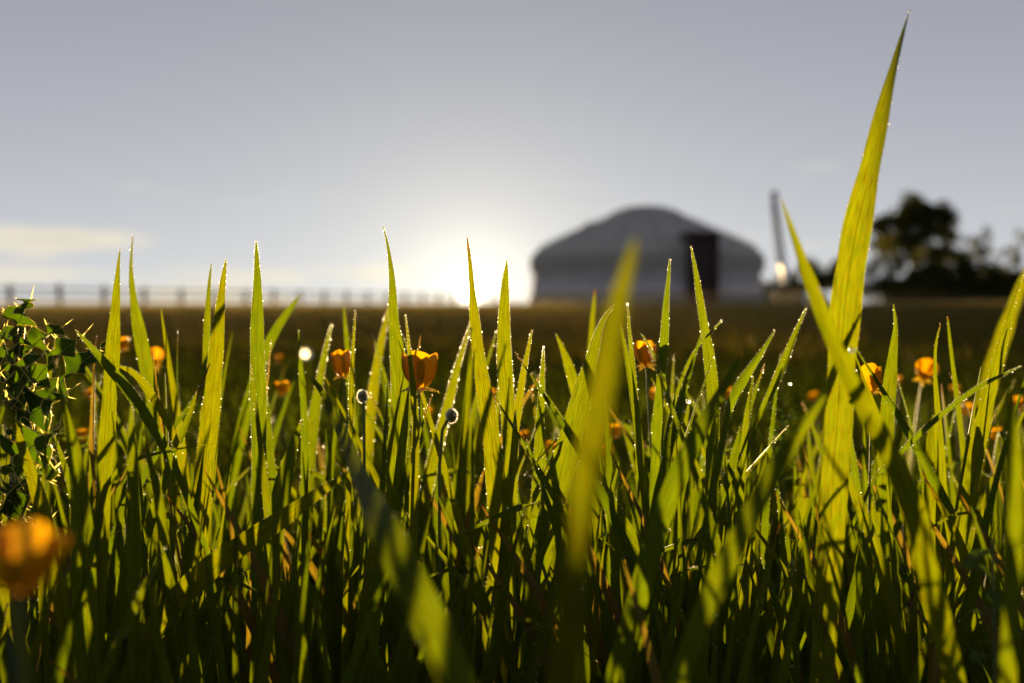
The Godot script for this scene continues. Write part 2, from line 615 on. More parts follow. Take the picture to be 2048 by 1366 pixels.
func buttercup(label: String, x: float, y: float, d: float, px: float, opt := {}) -> Node3D:
	# x, y: middle of the cup's foot in photograph pixels; px: width of the cup
	var wide := px * d / FOCAL
	var head := P(x, y, d)
	var sx: float = opt.get("sx", rng.randf_range(-0.015, 0.015))
	var foot := Vector3(head.x + sx, 0.0, head.z - rng.randf_range(0.0, 0.02))
	foot.y = H(foot.x, foot.z) - 0.004
	var o := top("buttercup", foot, label, "flower", opt.get("group", ""))
	var axis: Vector3 = opt.get("axis", Vector3(rng.randf_range(-0.3, 0.3), 1, rng.randf_range(-0.3, 0.3))).normalized()
	var open: float = opt.get("open", 0.1)
	var R := wide * 0.5 / (1.0 + open)
	var Hh: float = wide * opt.get("tall", 0.95)
	var tip := head - foot
	var line := []
	var rad := []
	for i in 9:
		var t := i / 8.0
		var p := Vector3.ZERO.cubic_interpolate(tip, Vector3(-sx, -0.1, 0), tip + axis * 0.08, t)
		line.append(p)
		rad.append(wide * 0.05 * (1.15 - 0.3 * t))
	var s := Soup.new()
	s.tube(line, rad, 7, Color(0.12, 0.15, 0.03))
	for i in (40 if px > 40 else 0):
		var t := rng.randf_range(0.3, 1.0)
		var k := mini(int(t * 8), 7)
		var p: Vector3 = line[k].lerp(line[k + 1], t * 8 - k)
		var a := rng.randf() * TAU
		s.spike(p, Vector3(cos(a), 0.5, sin(a)).normalized(), wide * 0.09, wide * 0.004, Color(0.5, 0.5, 0.3))
	part("stem", s.done(), mats.stem, o)
	var yaw := rng.randf() * TAU
	var turn := Basis(Quaternion(Vector3.UP, axis)) * Basis(Vector3.UP, opt.get("yaw", yaw))
	var tones := [Color(0.46, 0.27, 0.004), Color(0.50, 0.31, 0.005), Color(0.40, 0.22, 0.004)]
	for k in opt.get("petals", 5):
		var q := part("petal", petal_shape(R, Hh * rng.randf_range(0.93, 1.04), TAU * k / 5.0, open, rng.randf() * 6.0 + k, tones[k % 3]), mats.petal, o)
		q.position = tip
		q.basis = turn
	if px > 26:
		for k in (5 if opt.get("sepals", true) else 0):
			var sp := Soup.new()
			var a := TAU * (k + 0.5) / 5.0
			var out := Vector3(cos(a), 0, sin(a))
			var across := Vector3(-sin(a), 0, cos(a))
			var g := []
			for i in 6:
				var t := i / 5.0
				var w := R * 0.26 * sin(PI * (0.12 + 0.86 * t))
				var m := out * (R * 0.10 + R * 0.95 * t) + Vector3.UP * R * (0.06 - 0.16 * t * t + 0.05 * t)
				g.append([m - across * w, m - Vector3.UP * R * 0.06, m + across * w])
				if i > 0 and px > 40:
					for b in 6:
						sp.spike(m + across * w * rng.randf_range(-0.9, 0.9), (out * 0.5 - Vector3.UP * rng.randf_range(0.2, 0.9) + across * rng.randf_range(-0.4, 0.4)).normalized(), R * rng.randf_range(0.14, 0.30), R * 0.018, Color(0.8, 0.75, 0.5))
			sp.grid(g, [], [Color(0.42, 0.33, 0.06)])
			var q := part("sepal", sp.done(), mats.petal, o)
			q.position = tip
			q.basis = turn
		var c := Soup.new()
		for i in 30:
			var a := rng.randf() * TAU
			var l := rng.randf_range(0.2, 0.42) * Hh
			var dir := Vector3(cos(a) * 0.45, 1, sin(a) * 0.45).normalized()
			c.spike(Vector3.UP * Hh * 0.05, dir, l, R * 0.03, Color(0.6, 0.4, 0.03))
			c.bead(Vector3.UP * Hh * 0.05 + dir * l, R * 0.05, Color(0.7, 0.42, 0.02))
		var cc := part("stamens", c.done(), mats.stem, o, "stuff")
		cc.position = tip
		cc.basis = turn
	return o

func flower_bud(label: String, x: float, y: float, d: float, px: float, to: Vector2) -> void:
	var r := px * d / FOCAL
	var head := P(x, y, d)
	var foot := P(to.x, to.y, d)
	foot.y = 0.0
	var o := top("flower_bud", foot, label, "flower bud")
	var tip := head - foot
	var knee := P(to.x, to.y, d) - foot
	var line := []
	var rad := []
	for i in 9:
		var t := i / 8.0
		line.append(curve_at([Vector3(0, -0.004, 0), knee * 0.5, knee, tip], t))
		rad.append(r * 0.24)
	var s := Soup.new()
	s.tube(line, rad, 6, Color(0.10, 0.13, 0.03))
	part("stem", s.done(), mats.stem, o)
	var b := Soup.new()
	var g := []
	for i in 9:
		var row := []
		var p := PI * i / 8.0
		for k in 13:
			var a := TAU * k / 12.0
			row.append(tip + Vector3(sin(p) * cos(a) * r * 0.82 * (1.0 + 0.04 * cos(5.0 * a)), -cos(p) * r, sin(p) * sin(a) * r * 0.82))
		g.append(row)
	b.grid(g, [], [Color(0.10, 0.11, 0.03)])
	part("bud", b.done(), mats.thistle, o)
	var hs := Soup.new()
	for i in 420:
		var v := Vector3(rng.randfn(), rng.randfn(), rng.randfn()).normalized()
		hs.spike(tip + v * Vector3(r * 0.8, r, r * 0.8), (v + Vector3(rng.randf_range(-0.3, 0.3), 0.4, rng.randf_range(-0.3, 0.3))).normalized(), r * rng.randf_range(0.18, 0.40), r * 0.04)
	part("hairs", hs.done(), mats.dew, o, "stuff")

# ---------------------------------------------------------------- thistle
func thistle_leaf(parent: Node3D, from: Vector3, to: Vector3, wide: float, face: Vector3, wave: float) -> void:
	var n := 61
	var along := to - from
	var t_ := along.normalized()
	var side := t_.cross(face).normalized()
	var nrm := side.cross(t_).normalized()
	var ph := rng.randf() * TAU
	var g := []
	var edge_l := []
	var edge_r := []
	var lobes := 5.0
	var off := rng.randf()
	var sp := Soup.new()
	for i in n:
		var t := float(i) / (n - 1)
		var m := from + along * t + nrm * sin(PI * t) * along.length() * 0.10
		var env := pow(sin(PI * (0.06 + 0.93 * t)), 0.75)
		var row := []
		var hl := env * (0.22 + 0.78 * pow(absf(1.0 - 2.0 * fposmod(lobes * t + off, 1.0)), 1.3))
		var hr := env * (0.22 + 0.78 * pow(absf(1.0 - 2.0 * fposmod(lobes * t + off + 0.3, 1.0)), 1.3))
		for k in 9:
			var u := -1.0 + k / 4.0
			var w := (hl if u < 0.0 else hr) * wide
			var lift := wave * 0.7 * wide * u * u * sin(TAU * lobes * 0.5 * t + ph * 2.0 + u * 1.4) + absf(u) * wide * 0.16
			row.append(m + side * u * w + nrm * lift)
		g.append(row)
		edge_l.append(row[0])
		edge_r.append(row[8])
	var s := Soup.new()
	s.grid(g, [], [Color(0.035, 0.06, 0.012).lerp(Color(0.065, 0.095, 0.016), rng.randf())])
	var leaf := part("leaf", s.done(), mats.thistle, parent)
	for e in [edge_l, edge_r]:
		var rad := []
		for i in n:
			rad.append(wide * 0.02)
		sp.tube(e, rad, 4)
	for i in range(1, n - 1):
		for q in [[edge_l, -1.0], [edge_r, 1.0]]:
			var e: Array = q[0]
			var lobe: float = absf(1.0 - 2.0 * fposmod(lobes * i / (n - 1) + off + (0.0 if q[1] < 0.0 else 0.3), 1.0))
			if rng.randf() < 0.28 + 0.7 * pow(lobe, 8.0):
				var out: Vector3 = (side * q[1] * rng.randf_range(0.6, 1.2) + t_ * rng.randf_range(0.0, 0.7) + nrm * rng.randf_range(-0.5, 0.7)).normalized()
				sp.spike(e[i], out, wide * (0.10 + 0.8 * pow(lobe, 2.0) * rng.randf()), wide * 0.026)
	sp.spike(to, t_, wide * 0.9, wide * 0.035)
	var midrib := []
	var mr := []
	for i in n:
		midrib.append(g[i][4] + nrm * wide * 0.01)
		mr.append(wide * 0.045 * (1.1 - float(i) / n))
	sp.tube(midrib, mr, 5)
	part("spiny_margin", sp.done(), mats.spine, leaf, "stuff")

func make_thistle() -> void:
	var d := 0.43
	var base := P(20, 1200, d)
	base.y = -0.004
	var o := top("thistle", base, "dark green thistle with glowing spiny leaf edges", "thistle")
	var line := []
	var rad := []
	var pts := [Vector3(0, 0, 0), P(28, 1080, d) - base, P(32, 940, d) - base, P(36, 800, d) - base, P(42, 650, d) - base]
	for i in 13:
		line.append(curve_at(pts, i / 12.0))
		rad.append(0.0032 - 0.0016 * i / 12.0)
	var s := Soup.new()
	s.tube(line, rad, 8, Color(0.06, 0.09, 0.03))
	part("stem", s.done(), mats.stem, o)
	var lv := [
		[38, 700, 62, 598, 22, 0.42], [38, 720, 122, 656, 20, 0.43], [40, 740, -40, 700, 30, 0.42],
		[36, 800, 84, 712, 30, 0.41], [36, 820, 165, 672, 22, 0.44], [36, 860, 128, 790, 32, 0.42],
		[34, 880, 222, 684, 22, 0.47], [34, 930, 120, 862, 32, 0.41], [32, 1000, 110, 935, 30, 0.43],
		[30, 1060, 70, 960, 30, 0.42], [30, 1080, -20, 1000, 34, 0.41], [28, 1120, 90, 1050, 30, 0.43], 
	]
	for q in lv:
		var a: Vector3 = P(q[0], q[1], d) - base
		var b: Vector3 = P(q[2], q[3], q[5]) - base
		thistle_leaf(o, a, b, q[4] * 1.75 * d / FOCAL, Vector3(rng.randf_range(-0.6, 0.6), rng.randf_range(0.2, 1.0), 1).normalized(), rng.randf_range(0.5, 0.9))

func leafy_weed(label: String, x: float, y: float, d: float, n: int, size: float) -> void:
	var head := P(x, y, d)
	var base := Vector3(head.x, -0.004, head.z)
	var o := top("leafy_weed", base, label, "weed")
	var tip := head - base
	var s := Soup.new()
	s.tube([Vector3.ZERO, tip * 0.4 + Vector3(0.003, 0, 0), tip], [0.0012, 0.001, 0.0005], 6, Color(0.10, 0.12, 0.03))
	part("stem", s.done(), mats.stem, o)
	for i in n:
		var t := lerpf(0.72, 1.0, float(i) / n)
		var a := i * 2.4
		var out := Vector3(cos(a), rng.randf_range(-0.1, 0.5), sin(a)).normalized()
		var across := out.cross(Vector3.UP).normalized()
		var up := across.cross(out).normalized()
		var l := Soup.new()
		var g := []
		var long := size * rng.randf_range(0.7, 1.2)
		for k in 9:
			var u := k / 8.0
			var w := long * 0.22 * pow(sin(PI * (0.04 + 0.95 * u)), 0.8) * (0.75 + 0.25 * absf(sin(u * 11.0)))
			var m := tip * t + out * long * u + Vector3.UP * (-long * 0.3 * u * u)
			g.append([m - across * w + up * w * 0.3, m, m + across * w + up * w * 0.3])
		l.grid(g, [], [Color(0.09, 0.13, 0.025)])
		part("leaf", l.done(), mats.thistle, o)

func dew_drop(label: String, at: Vector3, r: float) -> void:
	var m := SphereMesh.new()
	m.radius = r
	m.height = r * 2.0
	m.radial_segments = 20
	m.rings = 10
	var o := part("dew_drop", m, mats.drop, self)
	o.name = numbered("dew_drop")
	o.position = at
	tag(o, label, "dew drop")

# ---------------------------------------------------------------- far things
func leaf_cloud(s: Soup, mid: Vector3, size: Vector3, n: int, leaf: float, col: Color) -> void:
	for i in n:
		var v := Vector3(rng.randfn(), rng.randfn(), rng.randfn()).normalized() * pow(rng.randf(), 0.45)
		var p := mid + v * size * 0.5
		var a := Vector3(rng.randfn(), rng.randfn(), rng.randfn()).normalized()
		var b := a.cross(Vector3(rng.randfn(), rng.randfn(), rng.randfn())).normalized()
		var l := leaf * rng.randf_range(0.6, 1.3)
		var c := col.lerp(Color(col.r * 1.3, col.g * 1.15, col.b), rng.randf())
		s.quad(p - a * l, p - b * l * 0.5, p + a * l, p + b * l * 0.5, c)

func tree(called: String, label: String, cat: String, foot: Vector3, trunk: Array, radius: float, clumps: Array, leaf: float, col: Color, density: float) -> void:
	# trunk and clump places in metres from the foot; clump: [x, y, z, sx, sy, sz]
	var o := top(called, foot, label, cat)
	var s := Soup.new()
	var line := []
	var rad := []
	for i in 9:
		line.append(curve_at(trunk, i / 8.0))
		rad.append(radius * (1.0 - 0.75 * i / 8.0))
	s.tube(line, rad, 8)
	part("trunk", s.done(), mats.bark, o)
	for q in clumps:
		var b := Soup.new()
		var start := curve_at(trunk, clampf(rng.randf_range(0.45, 0.95), 0, 1))
		var end := Vector3(q[0], q[1], q[2])
		b.tube([start, start.lerp(end, 0.5) + Vector3(0, -0.08, 0), end], [radius * 0.4, radius * 0.25, radius * 0.1], 5)
		part("limb", b.done(), mats.bark, o)
	var c := Soup.new()
	for q in clumps:
		var mid := Vector3(q[0], q[1], q[2])
		var size := Vector3(q[3], q[4], q[5])
		var n := int(density * size.x * size.y * size.z / (leaf * leaf * leaf) * 0.22)
		# each clump is broken into smaller sprays
		for k in 7:
			var v := Vector3(rng.randfn(), rng.randfn(), rng.randfn()).normalized() * rng.randf_range(0.25, 0.5)
			leaf_cloud(c, mid + v * size, size * rng.randf_range(0.35, 0.6), maxi(30, n / 7), leaf, col)
	part("crown", c.done(), mats.leaf, o)

func lathe(profile: Array, sides: int, a0 := 0.0, a1 := TAU) -> ArrayMesh:
	var s := Soup.new()
	var g := []
	for q in profile:
		var row := []
		for k in sides + 1:
			var a := lerpf(a0, a1, float(k) / sides)
			row.append(Vector3(cos(a) * q.x, q.y, sin(a) * q.x))
		g.append(row)
	s.grid(g, [], [])
	return s.done()

func make_yurt() -> void:
	var d := 30.0
	var mid := P(1291, 605, d)
	var R := 230.0 * d / FOCAL
	var ground := H(mid.x, mid.z)
	var y_of := func(py: float) -> float: return EYE + (605.0 - py) * d / FOCAL - ground
	var o := top("yurt", Vector3(mid.x, ground, mid.z), "round grey canvas yurt with a dark brown door", "yurt")
	var eave: float = y_of.call(523.0)
	var wall := []
	for i in 7:
		wall.append(Vector2(R * (0.985 + 0.012 * sin(i)), lerpf(-0.05, eave, i / 6.0)))
	part("wall", lathe(wall, 72), mats.canvas_wall, o)
	part("skirt", lathe([Vector2(R * 1.012, -0.06), Vector2(R * 1.012, y_of.call(594.0)), Vector2(R * 0.99, y_of.call(592.0))], 72), mats.canvas_skirt, o)
	# roof: eave, gentle shoulder, cone, domed crown
	var prof := [Vector2(R * 0.996, eave - 0.10), Vector2(R * 0.999, eave), Vector2(R * 0.975, y_of.call(508.0)), Vector2(R * 0.89, y_of.call(492.0)), Vector2(R * 0.72, y_of.call(474.0)), Vector2(R * 0.52, y_of.call(455.0)), Vector2(R * 0.34, y_of.call(437.0))]
	part("roof", lathe(prof, 72), mats.canvas_roof, o)
	var cap := [Vector2(R * 0.36, y_of.call(441.0)), Vector2(R * 0.335, y_of.call(433.0)), Vector2(R * 0.27, y_of.call(423.5)), Vector2(R * 0.17, y_of.call(416.0)), Vector2(R * 0.07, y_of.call(413.0)), Vector2(0.0, y_of.call(412.5))]
	part("crown_cover", lathe(cap, 48), mats.canvas_roof, o)
	part("eave_band", lathe([Vector2(R * 1.004, eave - 0.34), Vector2(R * 1.008, eave - 0.02), Vector2(R * 1.004, eave + 0.10)], 72), mats.canvas_band, o)
	for f in [0.35, 0.62]:
		var s := Soup.new()
		var line := []
		var rad := []
		for k in 73:
			var a := TAU * k / 72.0
			line.append(Vector3(cos(a) * R * 1.004, eave * f, sin(a) * R * 1.004))
			rad.append(0.018)
		s.tube(line, rad, 5)
		part("rope_band", s.done(), mats.rope, o)
	for k in 16:
		var a := TAU * k / 16.0
		var s := Soup.new()
		var line := []
		for q in [[1.008, eave + 0.02], [0.9, y_of.call(491.0)], [0.72, y_of.call(472.5)], [0.36, y_of.call(437.0)]]:
			line.append(Vector3(cos(a) * R * q[0], q[1] + 0.02, sin(a) * R * q[0]))
		s.tube(line, [0.014, 0.014, 0.014, 0.014], 5)
		part("roof_rope", s.done(), mats.rope, o)
	# small folded flap on the far left of the roof
	var fl := Soup.new()
	fl.box(Vector3(-R * 0.52, y_of.call(453.0), R * 0.15), Vector3(0.30, 0.09, 0.35), Basis(Vector3.BACK, 0.5))
	part("roof_flap", fl.done(), mats.canvas_band, o)
	# door facing the camera, right of the middle
	var ang := asin(1.05 / R)
	var ds := Soup.new()
	var dd := d - cos(ang) * R - 0.16
	var hgt: float = EYE + (605.0 - 472.0) * dd / FOCAL - ground
	ds.box(Vector3(0, hgt / 2.0, 0), Vector3(0.66, hgt, 0.10))
	var door := part("door", ds.done(), mats.dark_wood, o)
	door.position = Vector3(1.05, 0, cos(ang) * R + 0.16)
	door.rotation.y = ang * 0.5
	for sx in [-0.36, 0.36]:
		var fs := Soup.new()
		fs.box(Vector3(sx, hgt / 2.0, 0.02), Vector3(0.10, hgt + 0.05, 0.26))
		part("door_post", fs.done(), mats.dark_wood, door)
	var ls := Soup.new()
	ls.box(Vector3(0, hgt + 0.05, -0.25), Vector3(0.86, 0.12, 0.9))
	part("door_lintel", ls.done(), mats.dark_wood, door)
	for k in 5:
		var bs := Soup.new()
		bs.box(Vector3(-0.25 + 0.125 * k, hgt * 0.5, 0.062), Vector3(0.115, hgt * 0.94, 0.02))
		part("plank", bs.done(), mats.dark_wood, door)
	var hs := Soup.new()
	hs.tube([Vector3(0.28, 0.9, 0.08), Vector3(0.28, 0.92, 0.13), Vector3(0.28, 1.06, 0.13), Vector3(0.28, 1.08, 0.08)], [0.012, 0.012, 0.012, 0.012], 6)
	part("handle", hs.done(), mats.iron, door)

func make_far_things() -> void:
	# flue pipe beside the yurt
	var d := 29.0
	var foot := P(1578, 612, d)
	foot.y = H(foot.x, foot.z) - 0.02
	var o := top("flue_pipe", foot, "tall leaning dark flue pipe with a bright steel sleeve beside the yurt", "flue pipe")
	var tip := P(1549, 392, d) - foot
	var s := Soup.new()
	s.tube([Vector3.ZERO, tip * 0.5, tip], [0.075, 0.07, 0.065], 16)
	part("pipe", s.done(), mats.iron, o)
	var cs := Soup.new()
	cs.tube([tip - tip.normalized() * 0.02, tip + tip.normalized() * 0.03, tip + tip.normalized() * 0.08, tip + tip.normalized() * 0.16], [0.08, 0.13, 0.12, 0.01], 16)
	part("cowl", cs.done(), mats.iron, o)
	var st := Soup.new()
	var a := P(1572, 566, d) - foot
	var b := P(1563, 508, d) - foot
	st.tube([a, a.lerp(b, 0.04), a.lerp(b, 0.96), b], [0.085, 0.105, 0.105, 0.085], 40)
	part("steel_sleeve", st.done(), mats.steel, o)
	var br := Soup.new()
	br.tube([tip * 0.97 + Vector3(-0.10, 0, 0.05), tip * 0.30 + Vector3(-0.16, 0, 0.05)], [0.03, 0.03], 8)
	part("stay", br.done(), mats.wood, o)
	# low timber table
	var tf := P(1553, 612, 29.5)
	tf.y = H(tf.x, tf.z)
	var t := top("garden_table", tf, "low dark timber table at the foot of the flue pipe", "table")
	var ts := Soup.new()
	ts.box(Vector3(0, 0.62, 0), Vector3(1.3, 0.06, 0.6))
	part("table_top", ts.done(), mats.wood, t)
	for sx in [-0.55, 0.0, 0.55]:
		for sz in [-0.2, 0.2]:
			var ls := Soup.new()
			ls.box(Vector3(sx, 0.295, sz), Vector3(0.09, 0.59, 0.07))
			part("leg", ls.done(), mats.wood, t)
	var sh := Soup.new()
	sh.box(Vector3(0, 0.24, 0), Vector3(1.2, 0.04, 0.3))
	part("shelf", sh.done(), mats.wood, t)

	# trees and bushes on the right
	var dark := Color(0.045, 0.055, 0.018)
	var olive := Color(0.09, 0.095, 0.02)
	var k := 40.0 / FOCAL
	var tfoot := P(1775, 612, 40.0)
	tfoot.y = H(tfoot.x, tfoot.z) - 0.05
	var q := func(px: float, py: float) -> Array: return [(px - 1775.0) * k, (612.0 - py) * k]
	var cl := []
	for c in [[1838, 405, 62, 46], [1868, 412, 54, 52], [1800, 425, 60, 46], [1775, 455, 52, 50], [1812, 455, 70, 50], [1850, 445, 70, 50], [1765, 480, 40, 28], [1876, 428, 46, 44], [1828, 480, 60, 30]]:
		var p: Array = q.call(c[0], c[1])
		cl.append([p[0], p[1], rng.randf_range(-0.6, 0.6), c[2] * k * 1.55, c[3] * k * 1.5, 1.5])
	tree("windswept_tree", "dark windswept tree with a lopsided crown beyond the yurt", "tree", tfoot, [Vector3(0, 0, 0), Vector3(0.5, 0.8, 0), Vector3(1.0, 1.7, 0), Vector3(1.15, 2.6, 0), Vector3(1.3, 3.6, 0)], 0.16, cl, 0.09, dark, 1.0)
	var bushes := [
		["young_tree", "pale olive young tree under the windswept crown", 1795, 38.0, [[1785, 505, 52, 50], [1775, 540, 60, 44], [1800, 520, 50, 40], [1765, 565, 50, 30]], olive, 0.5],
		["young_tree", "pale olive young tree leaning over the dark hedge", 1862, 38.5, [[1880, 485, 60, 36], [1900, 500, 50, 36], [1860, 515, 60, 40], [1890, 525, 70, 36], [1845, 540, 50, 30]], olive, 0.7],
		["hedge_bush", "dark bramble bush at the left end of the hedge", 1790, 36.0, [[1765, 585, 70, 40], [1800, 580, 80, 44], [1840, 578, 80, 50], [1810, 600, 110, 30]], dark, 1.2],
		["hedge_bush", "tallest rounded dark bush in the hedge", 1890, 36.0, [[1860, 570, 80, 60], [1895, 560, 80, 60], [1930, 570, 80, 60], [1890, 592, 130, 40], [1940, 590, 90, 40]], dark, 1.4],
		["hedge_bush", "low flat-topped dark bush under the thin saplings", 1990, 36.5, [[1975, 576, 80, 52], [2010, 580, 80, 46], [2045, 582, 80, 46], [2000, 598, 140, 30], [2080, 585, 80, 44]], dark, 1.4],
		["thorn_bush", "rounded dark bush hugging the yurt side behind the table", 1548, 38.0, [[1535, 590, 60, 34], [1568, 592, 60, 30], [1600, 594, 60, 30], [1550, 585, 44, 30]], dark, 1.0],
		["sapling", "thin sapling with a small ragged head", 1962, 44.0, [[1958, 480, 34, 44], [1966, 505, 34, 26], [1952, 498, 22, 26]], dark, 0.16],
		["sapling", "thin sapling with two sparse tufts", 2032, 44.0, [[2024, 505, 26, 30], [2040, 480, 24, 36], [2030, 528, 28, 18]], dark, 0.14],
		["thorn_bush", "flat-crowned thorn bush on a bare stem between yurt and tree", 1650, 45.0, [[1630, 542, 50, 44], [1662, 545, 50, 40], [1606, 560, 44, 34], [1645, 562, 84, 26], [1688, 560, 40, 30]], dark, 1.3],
	]
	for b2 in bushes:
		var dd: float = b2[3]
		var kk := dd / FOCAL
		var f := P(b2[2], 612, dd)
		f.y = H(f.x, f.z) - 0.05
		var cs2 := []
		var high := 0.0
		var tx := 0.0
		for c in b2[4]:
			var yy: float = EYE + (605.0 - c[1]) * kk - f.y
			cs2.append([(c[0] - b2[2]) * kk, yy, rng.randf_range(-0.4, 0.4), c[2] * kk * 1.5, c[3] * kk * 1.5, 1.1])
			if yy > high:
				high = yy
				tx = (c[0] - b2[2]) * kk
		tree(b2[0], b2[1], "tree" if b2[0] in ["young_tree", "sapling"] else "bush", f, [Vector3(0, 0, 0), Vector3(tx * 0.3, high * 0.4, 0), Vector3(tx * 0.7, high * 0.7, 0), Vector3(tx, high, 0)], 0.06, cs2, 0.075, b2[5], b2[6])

	# post and rail fence along the brow, left of the sun
	var A := P(-90, 612, 47.0)
	var B := P(1010, 612, 104.0)
	A.y = 0
	B.y = 0
	var dir := (B - A).normalized()
	var long := A.distance_to(B)
	var turn := Basis(Vector3.UP, atan2(-dir.z, dir.x))
	var fence := top("rail_fence", A, "weathered post and rail fence along the brow of the field", "fence")
	var step := 3.0
	var np := int(long / step)
	for i in np + 1:
		var p := A + dir * step * i
		var hh := H(p.x, p.z)
		var ps := Soup.new()
		var tall := 1.08 + 0.14 * rng.randf()
		ps.box(Vector3(0, tall / 2.0 - 0.1, 0), Vector3(0.19, tall + 0.2, 0.16), turn * Basis(Vector3.BACK, rng.randf_range(-0.06, 0.06)))
		var post := part("post", ps.done(), mats.wood, fence)
		post.position = p - A + Vector3(0, hh, 0)
		if i < np:
			var p2 := A + dir * step * (i + 1)
			var h2 := H(p2.x, p2.z)
			for rh in [0.52, 0.94]:
				var rs := Soup.new()
				rs.box(Vector3(step / 2.0, 0, 0.105), Vector3(step + 0.12, 0.12, 0.045))
				var rail := part("rail", rs.done(), mats.wood, fence)
				rail.position = p - A + Vector3(0, (hh + h2) / 2.0 + rh + rng.randf_range(-0.02, 0.02), 0)
				rail.basis = turn

# ---------------------------------------------------------------- scene
func _ready() -> void:
	rng.seed = 4117
	noise.seed = 9
	noise.frequency = 0.05
	noise.fractal_octaves = 3
	cam_basis = Basis(Vector3.RIGHT, deg_to_rad(PITCH))

	# camera
	var cam := Camera3D.new()
	cam.name = "camera"
	cam.position = Vector3(0, EYE, 0)
	cam.basis = cam_basis
	cam.fov = rad_to_deg(2.0 * atan(683.0 / FOCAL))
	cam.near = 0.02
	cam.far = 4000.0
	var att := CameraAttributesPhysical.new()
	att.frustum_focal_length = 35.0
	att.frustum_focus_distance = FOCUS
	att.exposure_aperture = 6.3
	cam.attributes = att
	add_child(cam)
	cam.current = true
	cam.fov = rad_to_deg(2.0 * atan(683.0 / FOCAL))

	# sky, sun, exposure
	var sun_dir := (P(945, 584, 1.0) - Vector3(0, EYE, 0)).normalized()
	var env := Environment.new()
	env.background_mode = Environment.BG_SKY
	env.sky = make_sky(sun_dir)
	env.tonemap_mode = Environment.TONE_MAPPER_LINEAR
	env.tonemap_exposure = EXPOSURE
	env.volumetric_fog_enabled = true
	env.volumetric_fog_density = 0.0
	env.sdfgi_enabled = true
	env.ssao_enabled = true
	env.ssil_enabled = true
	var we := WorldEnvironment.new()
	we.name = "environment"
	we.environment = env
	add_child(we)
	var sun := DirectionalLight3D.new()
	sun.name = "sun"
	sun.light_energy = 1.6
	sun.light_color = Color(1.0, 0.85, 0.58)
	sun.light_angular_distance = 0.6
	sun.shadow_enabled = true
	add_child(sun)
	sun.look_at_from_position(sun_dir * 50.0, Vector3.ZERO)

	make_materials()

	# ground: one sheet of rings out to the horizon
	var gs := Soup.new()
	var gg := []
	var radii := [0.0, 0.3, 0.7, 1.2, 2.0, 3.0, 4.0, 5.2, 6.5, 8, 10, 12, 14, 16, 18, 20, 22, 24, 26, 28, 30, 33, 37, 42, 50, 60, 72, 86, 105, 130, 170, 230, 320]
	for r in radii:
		var row := []
		for k in 121:
			var a := TAU * k / 120.0
			var x := cos(a) * float(r)
			var z := sin(a) * float(r)
			row.append(Vector3(x, H(x, z), z))
		gg.append(row)
	gs.grid(gg, [], [])
	var ground := part("ground", gs.done(), mats.ground, self)
	ground.set_meta("kind", "structure")

	make_yurt()
	make_far_things()
	# thin haze volume added to lend the field a golden glow
	var added_haze := FogVolume.new()
	added_haze.name = "added_field_haze"
	added_haze.size = Vector3(60, 0.7, 24)
	added_haze.position = Vector3(-4, -0.05, -15.5)
	var fm := FogMaterial.new()
	fm.density = 0.0032
	fm.albedo = Color(1.0, 0.92, 0.75)
	added_haze.material = fm
	add_child(added_haze)
	added_haze.set_meta("kind", "stuff")
	added_haze.set_meta("label", "thin added haze that lends the field a golden glow")
	added_haze.set_meta("category", "added_haze")

	# the meadow nobody could count: short sward, then turf out to the brow
	for v in 3:
		var xf := []
		for p in wedge_spots(2600, 0.85, 4.5, 0.66, 1.3):
			var sc := rng.randf_range(0.7, 1.15)
			xf.append(Transform3D(Basis(Vector3.UP, rng.randf() * TAU).scaled(Vector3(1, sc, 1)), Vector3(p.x, H(p.x, p.y), p.y)))
		scatter("meadow_grass", "short meadow grass behind the tall blades", tuft_mesh(18, 0.045, 0.035, 0.095, 0.0035, 0.15), mats.turf, xf)
	for v in 3:
		var xf := []
		for p in wedge_spots(7000, 4.0, 32.0, 0.66, 1.5):
			var sc := rng.randf_range(0.6, 1.2) * (1.0 + 0.35 * noise.get_noise_2d(p.x * 3.0, p.y * 3.0))
			xf.append(Transform3D(Basis(Vector3.UP, rng.randf() * TAU).scaled(Vector3(1.6, sc, 1.6)), Vector3(p.x, H(p.x, p.y), p.y)))
		scatter("field_turf", "cropped turf of the field running to the brow", tuft_mesh(26, 0.11, 0.03, 0.085, 0.006, 0.5), mats.turf, xf)
	for v in 2:
		var xf := []
		for p in wedge_spots(6000, 30.0, 110.0, 0.62, 1.4):
			xf.append(Transform3D(Basis(Vector3.UP, rng.randf() * TAU).scaled(Vector3(3.0, rng.randf_range(0.8, 1.4), 3.0)), Vector3(p.x, H(p.x, p.y), p.y)))
		scatter("brow_turf", "distant turf along the brow of the field", tuft_mesh(26, 0.16, 0.03, 0.09, 0.008, 0.6), mats.turf, xf)
	# dry flowering stalks standing over the cropped turf
	for v in 2:
		var xf := []
		for p in wedge_spots(4200, 3.0, 26.0, 0.62, 1.0):
			xf.append(Transform3D(Basis(Vector3.UP, rng.randf() * TAU).scaled(Vector3(1, rng.randf_range(0.6, 1.2), 1)), Vector3(p.x, H(p.x, p.y), p.y)))
		scatter("dry_stalks", "dry golden grass stalks standing over the field turf", tuft_mesh(8, 0.14, 0.05, 0.14, 0.004, 1.0), mats.turf, xf)
